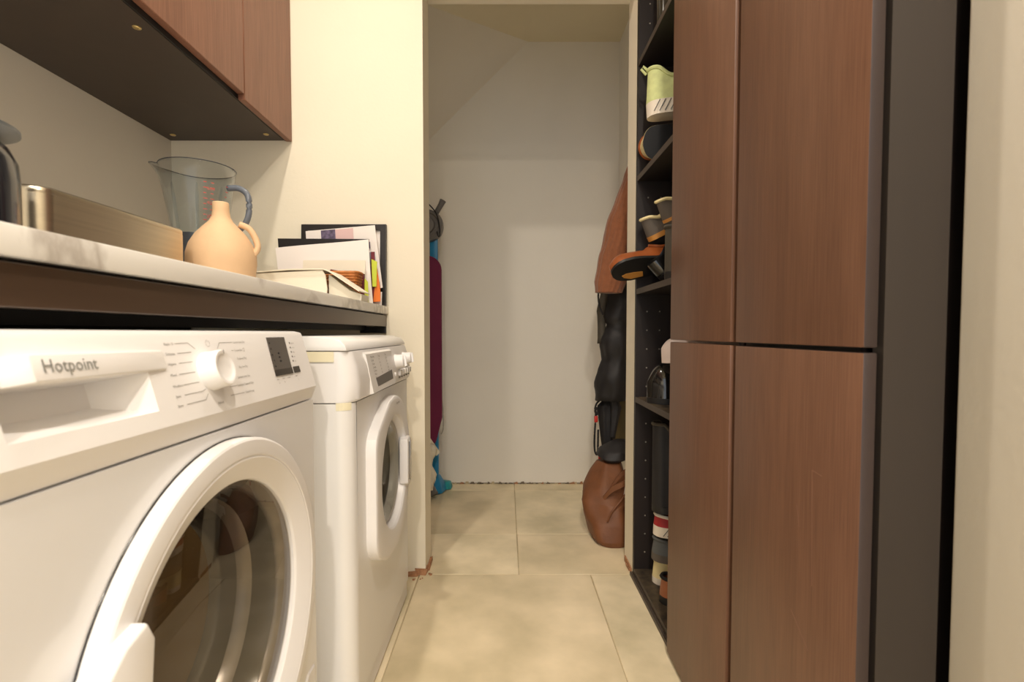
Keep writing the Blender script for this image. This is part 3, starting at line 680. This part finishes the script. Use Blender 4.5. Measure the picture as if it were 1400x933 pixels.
# brochure lying open with its cover curling up
br = thing('open_brochure', 'thick white brochure lying half open at the worktop edge', 'brochure', (-.6, 1.47, ZT))
def curl(y): return [(-.745, y, ZT + .001)] + [(-.745, y, ZT + .085), (-.60, y, ZT + .088), (-.505, y, ZT + .087), (-.490, y, ZT + .080), (-.480, y, ZT + .071)]
bx = lambda y, dz=0, dx=0: [(-.745, y, ZT + .075 + dz), (-.60, y, ZT + .086 + dz), (-.505 + dx, y, ZT + .087 + dz), (-.49 + dx, y, ZT + .081 + dz), (-.455 + dx, y, ZT + .058 + dz), (-.407 + dx, y, ZT + .026 + dz)]
mk('cover', *loft([bx(1.42) + [(x, y, z - .003) for x, y, z in reversed(bx(1.42))], bx(1.53) + [(x, y, z - .003) for x, y, z in reversed(bx(1.53))]]), 'paper_cream', br, smooth=True, auto=30)
fp_ = [(-.745, ZT + .0005), (-.502, ZT + .0005), (-.497, ZT + .03), (-.502, ZT + .07), (-.510, ZT + .083), (-.745, ZT + .071)]
mk('front_leaf', *prism(fp_, 'Y', 1.426, 1.432), 'paper_cream', br)
mk('pages', *prism([(-.50, ZT + .0005), (-.409, ZT + .0005), (-.408, ZT + .018), (-.44, ZT + .028), (-.47, ZT + .050), (-.50, ZT + .074)], 'Y', 1.45, 1.525), 'paper_cream', br)

# ------------------------------------------------------------------ hall, left side: ironing board and stick vacuum
ib = thing('ironing_board', 'folded ironing board with purple cover standing upright in the hall', 'ironing board', (-.49, 2.60, 0))
ol = []
xr, xl = -.325, -.645
for t in range(9): a = PI / 2 * t / 8; ol.append((xr - .07 + .07 * math.cos(a), 1.235 - .07 + .07 * math.sin(a)))
for t in range(9): a = PI / 2 + PI / 2 * t / 8; ol.append((xl + .07 + .07 * math.cos(a), 1.235 - .07 + .07 * math.sin(a)))
ol += [(xl, .42), (xl + .03, .30), (xl + .09, .19), (-.515, .13), (-.455, .13), (xr - .09, .19), (xr - .03, .30), (xr, .42)]
mk('cover', *prism(ol, 'Y', 2.575, 2.60), 'purple', ib, bevel=.006, seg=2, smooth=True, auto=40)
for x in (-.60, -.54): mk('leg', *tube([(x, 2.615, .012), (x, 2.615, 1.0)], .011, 10), 'metal_grey', ib, smooth=True)
mk('foot_bar', *tube([(-.64, 2.615, .012), (-.50, 2.615, .012)], .012, 10), 'grey_plastic', ib, smooth=True)
mk('side_wire', *tube(smooth_path([(-.330, 2.607, .52), (-.322, 2.607, .44), (-.322, 2.607, .36), (-.333, 2.607, .33)]), .003, 6), 'metal_grey', ib, smooth=True)
mk('price_tag', *loft([[(-.40, 2.572, .300), (-.352, 2.572, .225), (-.335, 2.572, .245), (-.385, 2.572, .318)], [(-.40, 2.574, .300), (-.352, 2.574, .225), (-.335, 2.574, .245), (-.385, 2.574, .318)]]), 'paper_cream', ib)
rag = []
for i in range(10):
    z = .29 - i * .026; rr = .030 + .012 * math.sin(i * 1.3)
    rag.append([(-.392 + (rr + .006 * math.sin(3 * a + i)) * math.cos(a), 2.555 + .014 * math.sin(a), z) for a in [2 * PI * q / 14 for q in range(14)]])
tag(mk('white_rag', *loft(rag), 'cloth_white', smooth=True), 'crumpled off-white cloth hanging under the purple ironing board', 'cloth')
sv = thing('stick_vacuum', 'grey and blue stick cleaner standing behind the purple ironing board', 'cleaner', (-.42, 2.66, 0))
vM = frameM((-.405, 2.64, 1.395), (1, 0, 0), (0, 0, 1))
mk('hub', *lathe([(.082, -.03), (.085, 0), (.080, .028), (.064, .034), (.060, .026), (.045, .024), (.040, .034), (.0005, .036)], vM, 36), 'grey_plastic', sv, smooth=True, auto=40)
mk('handle', *tube([(-.37, 2.64, 1.44), (-.335, 2.64, 1.50), (-.322, 2.64, 1.525)], [.013, .014, .017], 10), 'grey_plastic', sv, smooth=True)
mk('cable', *tube(smooth_path([(-.44, 2.60, 1.515), (-.395, 2.60, 1.50), (-.352, 2.60, 1.45), (-.338, 2.60, 1.40), (-.334, 2.60, 1.345), (-.342, 2.60, 1.335), (-.348, 2.60, 1.36)]), .0035, 6), 'black', sv, smooth=True)
mk('stem', *loft([[(-.372 + dx, 2.655 + dy, z) for dx, dy in ((-.02, -.015), (.02, -.015), (.02, .015), (-.02, .015))] for z in (.10, 1.30, 1.345)]), 'blue_plastic', sv, bevel=.004, smooth=True, auto=40)
hdv = mk('floor_head', *loft([[(-.47, 2.60, .003), (-.335, 2.66, .003), (-.315, 2.74, .003), (-.45, 2.74, .003)], [(-.46, 2.61, .05), (-.345, 2.665, .05), (-.325, 2.73, .045), (-.44, 2.73, .05)], [(-.41, 2.64, .105), (-.362, 2.66, .105), (-.350, 2.70, .10), (-.40, 2.70, .105)]]), 'blue_plastic', sv, bevel=.008, smooth=True, auto=40)
mk('side_flap', *loft([[(-.36, 2.70, .004), (-.295, 2.73, .004), (-.29, 2.78, .004), (-.36, 2.78, .004)], [(-.355, 2.705, .05), (-.305, 2.735, .045), (-.30, 2.77, .045), (-.355, 2.77, .05)]]), 'teal_plastic', sv, bevel=.008, smooth=True, auto=40)
mk('pivot_arm', *tube([(-.420, 2.62, .12), (-.385, 2.59, .06), (-.365, 2.575, .025)], [.014, .018, .022], 10), 'grey_plastic', sv, smooth=True)

# ------------------------------------------------------------------ hall, right side: coats and bags
def garment(rings_spec, n=40, rib=0, ribn=14, wob=.004, seed=0):
    rings = []
    for i, (x, y, z, hx, hy) in enumerate(rings_spec):
        rg = []
        for k in range(n):
            a = 2 * PI * k / n; f_ = 1 + rib * math.sin(ribn * a + .15 * i)
            p = Vector((x + hx * math.cos(a) * f_, y + hy * math.sin(a) * f_, z))
            q = mnoise.noise(p * 14 + Vector((seed, 0, 0))) * wob * 2
            rg.append((p.x + q, p.y + q * .6, p.z + q * .5))
        rings.append(rg)
    return rings
def interp(spec, k=5):
    out = []
    for i in range(len(spec) - 1):
        for j in range(k):
            t = j / k; out.append(tuple(a + (b - a) * (t * t * (3 - 2 * t)) for a, b in zip(spec[i], spec[i + 1])))
    return out + [spec[-1]]
kn_ = thing('knit_scarf', 'rust brown ribbed knitted garment hanging over the black padded jacket', 'garment', (.55, 2.25, 1.0))
mk('front_fall', *loft(garment(interp([(.562, 2.19, 1.63, .020, .03), (.535, 2.19, 1.51, .036, .05), (.497, 2.19, 1.34, .060, .06), (.466, 2.19, 1.18, .070, .062), (.444, 2.19, 1.065, .064, .06), (.436, 2.19, 1.02, .058, .055)], 8), 64, .035, 16, .004)), 'rust_knit', kn_, smooth=True)
mk('back_fall', *loft(garment(interp([(.580, 2.18, 1.60, .02, .025), (.560, 2.14, 1.43, .032, .035), (.548, 2.11, 1.25, .036, .035), (.538, 2.10, 1.18, .030, .03)], 8), 48, .04, 12, .003, 4)), 'rust_knit', kn_, smooth=True)
pj = thing('padded_jacket', 'black padded jacket hanging in bulging sections below the rust knit', 'jacket', (.52, 2.28, .55))
spec = []
for i in range(46):
    z = 1.44 - i * .0198; t = i / 45
    ph = (z - .555) / .165; bul = abs(math.sin(PI * ph)) ** .5
    cx = .555 - .085 * t; hx = .050 + .026 * t
    spec.append((cx * 1.033, 2.36, .85 + (z - .85) * 1.03, (hx * (.70 + .3 * bul) + .006), .085 * (.72 + .28 * bul)))
mk('body', *loft(garment(spec, 48, .02, 7, .009, 9)), 'puffer', pj, smooth=True)
mk('drawcord', *tube(smooth_path([(.44, 2.275, 1.07), (.415, 2.275, 1.05), (.408, 2.275, 1.01), (.415, 2.275, .965), (.43, 2.28, .93)]), .0045, 6), 'dark_strap', pj, smooth=True)
mk('toggle', *boxg(.406, .426, 2.268, 2.282, 1.045, 1.078), 'red_plastic', pj, bevel=.004, smooth=True, auto=40)
mk('sleeve_edge', *loft(garment(interp([(.462, 2.36, 1.08, .02, .02), (.440, 2.36, .95, .022, .02), (.440, 2.36, .80, .02, .02)], 4), 16)), 'shoe_olive', pj, smooth=True)
um = thing('folded_umbrella', 'dark folded umbrella with looped cord hanging below the padded jacket', 'umbrella', (.46, 2.38, .30))
mk('canopy', *loft(garment(interp([(.470, 2.38, .535, .020, .02), (.462, 2.38, .51, .034, .03), (.465, 2.38, .45, .032, .03), (.478, 2.38, .30, .024, .022)], 5), 32, .10, 6, .003, 3)), 'dark_strap', um, smooth=True)
mk('canopy_fold', *loft(garment(interp([(.498, 2.36, .535, .02, .02), (.506, 2.36, .50, .024, .02), (.494, 2.36, .36, .012, .012)], 5), 24, .12, 5, .003, 6)), 'puffer', um, smooth=True)
mk('cord', *tube(smooth_path([(.432, 2.36, .535), (.418, 2.36, .52), (.411, 2.36, .49), (.420, 2.36, .47), (.424, 2.36, .49), (.416, 2.36, .50), (.414, 2.36, .44), (.410, 2.36, .36), (.412, 2.36, .30), (.424, 2.36, .29), (.427, 2.36, .40)]), .0045, 6), 'dark_strap', um, smooth=True)
mk('clip', *boxg(.408, .424, 2.35, 2.365, .435, .465), 'red_plastic', um, bevel=.004, smooth=True, auto=40)
mk('tassel', *boxg(.428, .438, 2.35, 2.362, .255, .285), 'red_plastic', um, bevel=.003, smooth=True, auto=40)
kb = thing('khaki_bag', 'khaki fabric bag hanging behind the right door jamb', 'bag', (.545, 2.56, .30))
mk('body', *loft(garment(interp([(.566, 2.56, .60, .050, .06), (.562, 2.56, .52, .056, .065), (.562, 2.56, .38, .056, .065), (.566, 2.56, .30, .05, .06)], 5), 28, 0, 5, .006, 8)), 'khaki', kb, smooth=True)
mk('top_band', *loft(garment(interp([(.562, 2.56, .655, .040, .05), (.562, 2.56, .605, .045, .055)], 3), 24, 0, 5, .003, 2)), 'red_plastic', kb, smooth=True)
# slumped tan leather tote with a black bundle inside
tb = thing('leather_tote', 'tan brown leather tote bag slumped on the hall floor', 'bag', (.45, 2.12, 0))
rings = []
spec = interp([(.430, 2.10, .002, .066, .115), (.424, 2.105, .02, .078, .125), (.424, 2.13, .08, .096, .135), (.430, 2.16, .15, .105, .13), (.437, 2.185, .20, .092, .11), (.446, 2.21, .255, .066, .085), (.452, 2.22, .29, .045, .06)], 6)
for i, (x, y, z, hx, hy) in enumerate(spec):
    rg = []
    for k in range(56):
        a = 2 * PI * k / 56; ca, sa = math.cos(a), math.sin(a)
        ca2 = abs(ca) ** .75 * (1 if ca > 0 else -1); sa2 = abs(sa) ** .75 * (1 if sa > 0 else -1)
        f_ = 1 + .05 * math.sin(5 * a + z * 22) * min(1, z * 8)
        p = Vector((x + hx * ca2 * f_, y + hy * sa2 * f_, z))
        q = mnoise.noise(p * 11) * .016 * min(1, z * 10); rg.append((p.x + q, p.y + q, max(.001, p.z + q * .3)))
    rings.append(rg)
mk('body', *loft(rings), 'tan_leather', tb, smooth=True)
mk('handle', *loft([[(p[0], p[1] - .004, p[2] - .011), (p[0], p[1] + .004, p[2] - .011), (p[0], p[1] + .004, p[2] + .011), (p[0], p[1] - .004, p[2] + .011)] for p in smooth_path([(.395, 2.065, .17), (.425, 2.045, .215), (.470, 2.03, .245), (.52, 2.04, .275)])]), 'tan_leather', tb, smooth=True, auto=50)
mk('handle', *loft([[(p[0], p[1] - .004, p[2] - .010), (p[0], p[1] + .004, p[2] - .010), (p[0], p[1] + .004, p[2] + .010), (p[0], p[1] - .004, p[2] + .010)] for p in smooth_path([(.42, 2.075, .195), (.455, 2.07, .255), (.49, 2.07, .285), (.53, 2.08, .30)])]), 'tan_leather', tb, smooth=True, auto=50)
mk('side_seam', *tube(smooth_path([(.402, 2.004, .10), (.418, 2.0, .14), (.455, 2.012, .18), (.476, 2.03, .20)]), .004, 6), 'tan_leather', tb, smooth=True)
bk = mk('black_bundle', *loft(garment(interp([(.458, 2.22, .296, .045, .06), (.468, 2.23, .312, .078, .085), (.480, 2.235, .34, .070, .078), (.50, 2.24, .372, .03, .04)], 5), 28, .03, 5, .008, 12)), 'puffer', smooth=True)
tag(bk, 'black fabric bundle bulging out of the tan leather bag', 'bundle')
tag(mk('white_packet', *loft([[(.475, 2.045, .185), (.51, 2.05, .18), (.512, 2.05, .23), (.485, 2.048, .238)], [(.475, 2.055, .185), (.51, 2.06, .18), (.512, 2.06, .23), (.485, 2.058, .238)]]), 'paper'), 'small white packet tucked under the tan bag handles', 'packet')

# ------------------------------------------------------------------ shoes
def shoe(name, label, M, L=.27, Wd=.095, col='shoe_black', sole='shoe_black', hh=.075, toe=.05, sole_t=.022, heel=0, lining='lining', open_to=.52, extra=None, group='shoes on the open shelves', mark=None, collar=None):
    """heel at the origin, toe along +x, sole at z=0, in a local frame placed by M"""
    r = bpy.data.objects.new(name, None); C.objects.link(r); r.empty_display_size = .05
    r.matrix_world = M; tag(r, label, 'shoe', group)
    def wd(t):
        pts = [(0, .08), (.012, .30), (.03, .46), (.055, .60), (.09, .69), (.14, .74), (.2, .75), (.4, .76), (.6, .94), (.72, 1.0), (.85, .90), (.92, .72), (.97, .44), (1, .06)]
        for (a, x), (b, y) in zip(pts, pts[1:]):
            if t <= b: return (x + (y - x) * (t - a) / (b - a)) * Wd / 2
        return .06 * Wd / 2
    def lift(t): return heel * max(0, 1 - t / .55) ** 1.3 if heel else 0
    N = 36; ts = [.5 - .5 * math.cos(PI * i / N) for i in range(N + 1)]
    def add(nm, V, F, m, par=r):
        me = bpy.data.meshes.new(nm); me.from_pydata([tuple(v) for v in V], [], F)
        b = bmesh.new(); b.from_mesh(me); bmesh.ops.recalc_face_normals(b, faces=b.faces); b.to_mesh(me); b.free()
        for p in me.polygons: p.use_smooth = True
        me.set_sharp_from_angle(angle=math.radians(50)); me.materials.append(MATS[m])
        o = bpy.data.objects.new(nm, me); C.objects.link(o); o.parent = par
        return o
    # sole slab
    K = 1.06
    rings = [[(L * t, -wd(t) * K, lift(t)), (L * t, wd(t) * K, lift(t)), (L * t, wd(t) * K * 1.01, lift(t) + sole_t), (L * t, -wd(t) * K * 1.01, lift(t) + sole_t)] for t in ts]
    so = add('sole', *loft(rings), sole)
    if heel: add('heel', *loft([[(L * (.02 + .02 * q) , s * .6 * wd(.08) * (1 - .3 * q), 0 + (heel * (1 - q))) for s in (-1, 1)] + [(L * (.24 - .10 * q), s * .6 * wd(.1) * (1 - .3 * q), heel * .55 * (1 - q)) for s in (1, -1)] for q in (0, 1)]), sole, so)
    # upper: collar zone (open) blends into the vamp (closed)
    rings = []; n = 13
    for t in ts:
        wv_ = wd(t); z0 = lift(t) + sole_t
        H = hh + (toe - hh) * max(0, min(1, (t - .12) / .6)) if t > .12 else hh
        if hh < .12: H *= 1 - .22 * math.exp(-((t - .26) / .12) ** 2)
        if t > .85: H = toe * (1 - .55 * ((t - .85) / .15) ** 2)
        o = []
        fac = max(0, min(1, (t - open_to + .06) / .12)); fac = fac * fac * (3 - 2 * fac)
        for k in range(n):
            s = -1 + 2 * k / (n - 1); a = PI * (k / (n - 1))
            arch = (-math.cos(a) * wv_, H * math.sin(a) ** .7)
            q = abs(s); sg = -1 if s < 0 else 1
            if q > .67: u = (1 - q) / .33; op = (sg * wv_ * (1 - .20 * u), H * u)
            elif q > .3: u = (q - .3) / .37; op = (sg * wv_ * (.55 + .23 * u), .006 + (H - .006) * u ** .6)
            else: op = (s / .3 * .55 * wv_ * 1, .006)
            if t < .022: op = (op[0], H * .98 if q < .75 else op[1])
            xs_ = .10 * op[1] * max(0, 1 - t / .3) if hh < .12 else 0
            nz_ = 1 + (mnoise.noise(Vector((t * 9 + hh * 50, k * .45, H * 20))) * .15 if hh >= .12 else 0)
            o.append((L * t + xs_, nz_ * op[0] * (1 - fac) + arch[0] * fac, z0 - .002 + op[1] * (1 - fac) + arch[1] * fac))
        rings.append(o)
    up = add('upper', *loft(rings, caps=True, closed=False), col)
    ins = [[(L * t, s * wd(t) * .56, lift(t) + sole_t + .0075) for s in (-1, 1)] for t in ts if .06 < t < open_to]
    add('insole', *loft(ins, caps=False, closed=False), lining)
    if collar:
        cp = [(t, H_) for t in ts if t < open_to - .04 for H_ in [(hh + (toe - hh) * max(0, min(1, (t - .12) / .6))) * (1 - (.22 * math.exp(-((t - .26) / .12) ** 2) if hh < .12 else 0))]]
        xo = lambda t, H_: .10 * H_ * max(0, 1 - t / .3) if hh < .12 else 0
        path = [(L * t + xo(t, H_), -wd(t) * .80, lift(t) + sole_t + H_) for t, H_ in reversed(cp)] + [(L * t + xo(t, H_), wd(t) * .80, lift(t) + sole_t + H_) for t, H_ in cp]
        add('collar', *tube(path, .0055, 6), collar, up)
    if mark == 'patch':
        add('sole_patch', *loft([[(L * t, s * wd(t) * .55, -q) for t, s in ((.56, -1.5), (.72, -1.55), (.82, -1.3), (.85, -.9), (.80, -.55), (.70, -.45), (.58, -.6))] for q in (-.001, .002)]), 'sole_ochre', so)
    if mark == 'laces':
        for i in range(5):
            t = open_to + .02 + i * .045; H = hh + (toe - hh) * max(0, min(1, (t - .12) / .6))
            add('lace', *tube([(L * t, -.022, sole_t + H * .86), (L * t, 0, sole_t + H + .002), (L * t, .022, sole_t + H * .86)], .0025, 6), 'sole_white', up)
    if mark == 'stripes':
        for i in range(4):
            x = L * (.10 + i * .05)
            add('stripe', *tube([(x, -wd(.2) * 1.09, sole_t * .2), (x + .016, -wd(.2) * 1.09, sole_t * .95)], .0012, 5), 'sneaker_grey', so)
    if mark == 'band':
        add('band', *loft([[(L * t, -wd(t) * 1.075, .35 * sole_t), (L * t, wd(t) * 1.075, .35 * sole_t), (L * t, wd(t) * 1.075, .9 * sole_t), (L * t, -wd(t) * 1.075, .9 * sole_t)] for t in ts]), 'sole_cream', so)
    if mark == 'tab':
        add('pull_tab', *tube([(.004, 0, sole_t + hh - .012), (-.010, 0, sole_t + hh + .006), (-.004, 0, sole_t + hh + .014), (.008, 0, sole_t + hh + .002)], .004, 6), 'mint', up)
        for i in range(4): add('stripe', *tube([(L * (.05 + i * .06), -wd(.2) * 1.09, sole_t * .15), (L * (.05 + i * .06) + .02, -wd(.2) * 1.09, sole_t * .95)], .0012, 5), 'sneaker_grey', so)
    return r
def along(loc, xd, zd):
    """frame with local x along xd and local z close to zd"""
    x = Vector(xd).normalized(); y = Vector(zd).cross(x).normalized(); z = x.cross(y)
    return Matrix(((x.x, y.x, z.x, loc[0]), (x.y, y.y, z.y, loc[1]), (x.z, y.z, z.z, loc[2]), (0, 0, 0, 1)))
UP = (0, 0, 1)
z1, z2, z3, z4, z5 = .0305, .6305, .9985, 1.3785, 1.7595
shoe('boot', 'dark glossy boot in the top visible compartment of the shoe cabinet', along((.472, 1.64, z5), (1, -.06, 0), UP), col='patent_black', sole='shoe_black', hh=.24, toe=.07, L=.26, collar='shoe_olive')
shoe('sneaker', 'sneaker lying on its side with black sole showing, below the mint one', along((.434, 1.645, z4 + .071), (1, -.05, .06), (0, 1, .18)), col='sole_cream', sole='shoe_black', L=.28, Wd=.130, sole_t=.010, hh=.07, toe=.06, mark='band', collar='shoe_brown')
shoe('sneaker', 'pale mint sock sneaker with chunky white sole, topmost on its shelf', along((.444, 1.640, z4 + .146), (1, -.10, .07), (0, -.06, 1)), col='mint', sole='sole_white', L=.28, Wd=.104, sole_t=.042, hh=.102, toe=.05, mark='tab', collar='mint')
shoe('loafer', 'glossy tan leather shoe poking out over the shelf edge', along((.585, 1.665, z3 + .082), (-1, -.04, -.16), (-.05, .58, .81)), col='shoe_brown', sole='shoe_black', L=.25, Wd=.098, hh=.06, toe=.050, sole_t=.009, mark='patch', collar='shoe_brown')
shoe('ankle_boot', 'olive black ankle boot in front of the taupe court shoes', along((.446, 1.445, z3), (1, .05, 0), UP), col='shoe_olive', sole='shoe_black', L=.26, Wd=.092, hh=.125, toe=.06, collar='shoe_olive')
shoe('ankle_boot', 'black leather shoe leaning beside the tan leather shoe', along((.470, 1.570, z3 + .012), (.55, -.10, .62), (-.75, -.1, .6)), col='patent_black', sole='shoe_black', L=.22, Wd=.085, hh=.05, toe=.05, sole_t=.012)
shoe('court_shoe', 'taupe court shoe with cream collar, lower of the two leaning pumps', along((.468, 1.690, z3 + .148), (.88, -.05, .46), (-.46, -.12, .88)), col='shoe_grey', sole='sole_ochre', L=.23, Wd=.078, hh=.060, toe=.035, sole_t=.016, collar='sole_cream', lining='sole_cream')
shoe('court_shoe', 'taupe court shoe with cream collar, upper of the two leaning pumps', along((.490, 1.605, z3 + .190), (.88, -.05, .46), (-.46, -.12, .88)), col='shoe_grey', sole='sole_ochre', L=.23, Wd=.078, hh=.060, toe=.035, sole_t=.010, collar='sole_cream', lining='sole_cream')
shoe('dress_shoe', 'shiny black leather shoe on the dusty shelf below the joint', along((.722, 1.590, z2), (-1, .04, 0), UP), col='patent_black', sole='shoe_black', L=.28, Wd=.110, hh=.115, toe=.105, sole_t=.018, collar='shoe_black')
shoe('trainer', 'white trainer resting on top of the shiny black shoe', along((.738, 1.565, z2 + .142), (-1, .02, -.06), UP), col='shoe_white', sole='shoe_white', L=.26, Wd=.09, hh=.060, toe=.055, collar='shoe_white')
shoe('trainer', 'cream trainer at the bottom of the heap of shoes', along((.482, 1.66, z1), (1, -.06, 0), UP), col='sole_cream', sole='sole_white', L=.26, Wd=.09, hh=.055, toe=.04, sole_t=.02, mark='stripes', collar='sole_cream')
shoe('trainer', 'dark grey trainer in the middle of the heap of shoes', along((.474, 1.645, z1 + .085), (1, -.14, -.04), UP), col='sneaker_grey', sole='shoe_grey', L=.27, Wd=.098, hh=.046, toe=.04, sole_t=.024, collar='sneaker_grey')
shoe('trainer', 'red and white trainer near the top of the heap', along((.477, 1.64, z1 + .168), (1, -.14, -.04), UP), col='shoe_red', sole='sole_white', L=.26, Wd=.09, hh=.034, toe=.034, sole_t=.032, mark='stripes', collar='sole_white')
shoe('tall_boot', 'black slouchy boot standing on top of the heap of shoes', along((.470, 1.63, z1 + .247), (1, -.04, 0), UP), col='puffer', sole='shoe_black', L=.25, Wd=.104, hh=.26, toe=.08, collar='shoe_olive')
shoe('walking_shoe', 'brown shoe at the front of the bottom shelf', along((.468, 1.535, z1), (1, -.08, 0), UP), col='shoe_brown', sole='shoe_black', L=.26, Wd=.09, hh=.055, toe=.045, collar='lining')
shoe('slipper', 'dark slipper at the front of the bottom shelf, nearest the doors', along((.462, 1.420, z1), (1, -.06, 0), UP), col='sneaker_grey', sole='shoe_black', L=.25, Wd=.09, hh=.05, toe=.045, collar='shoe_olive')
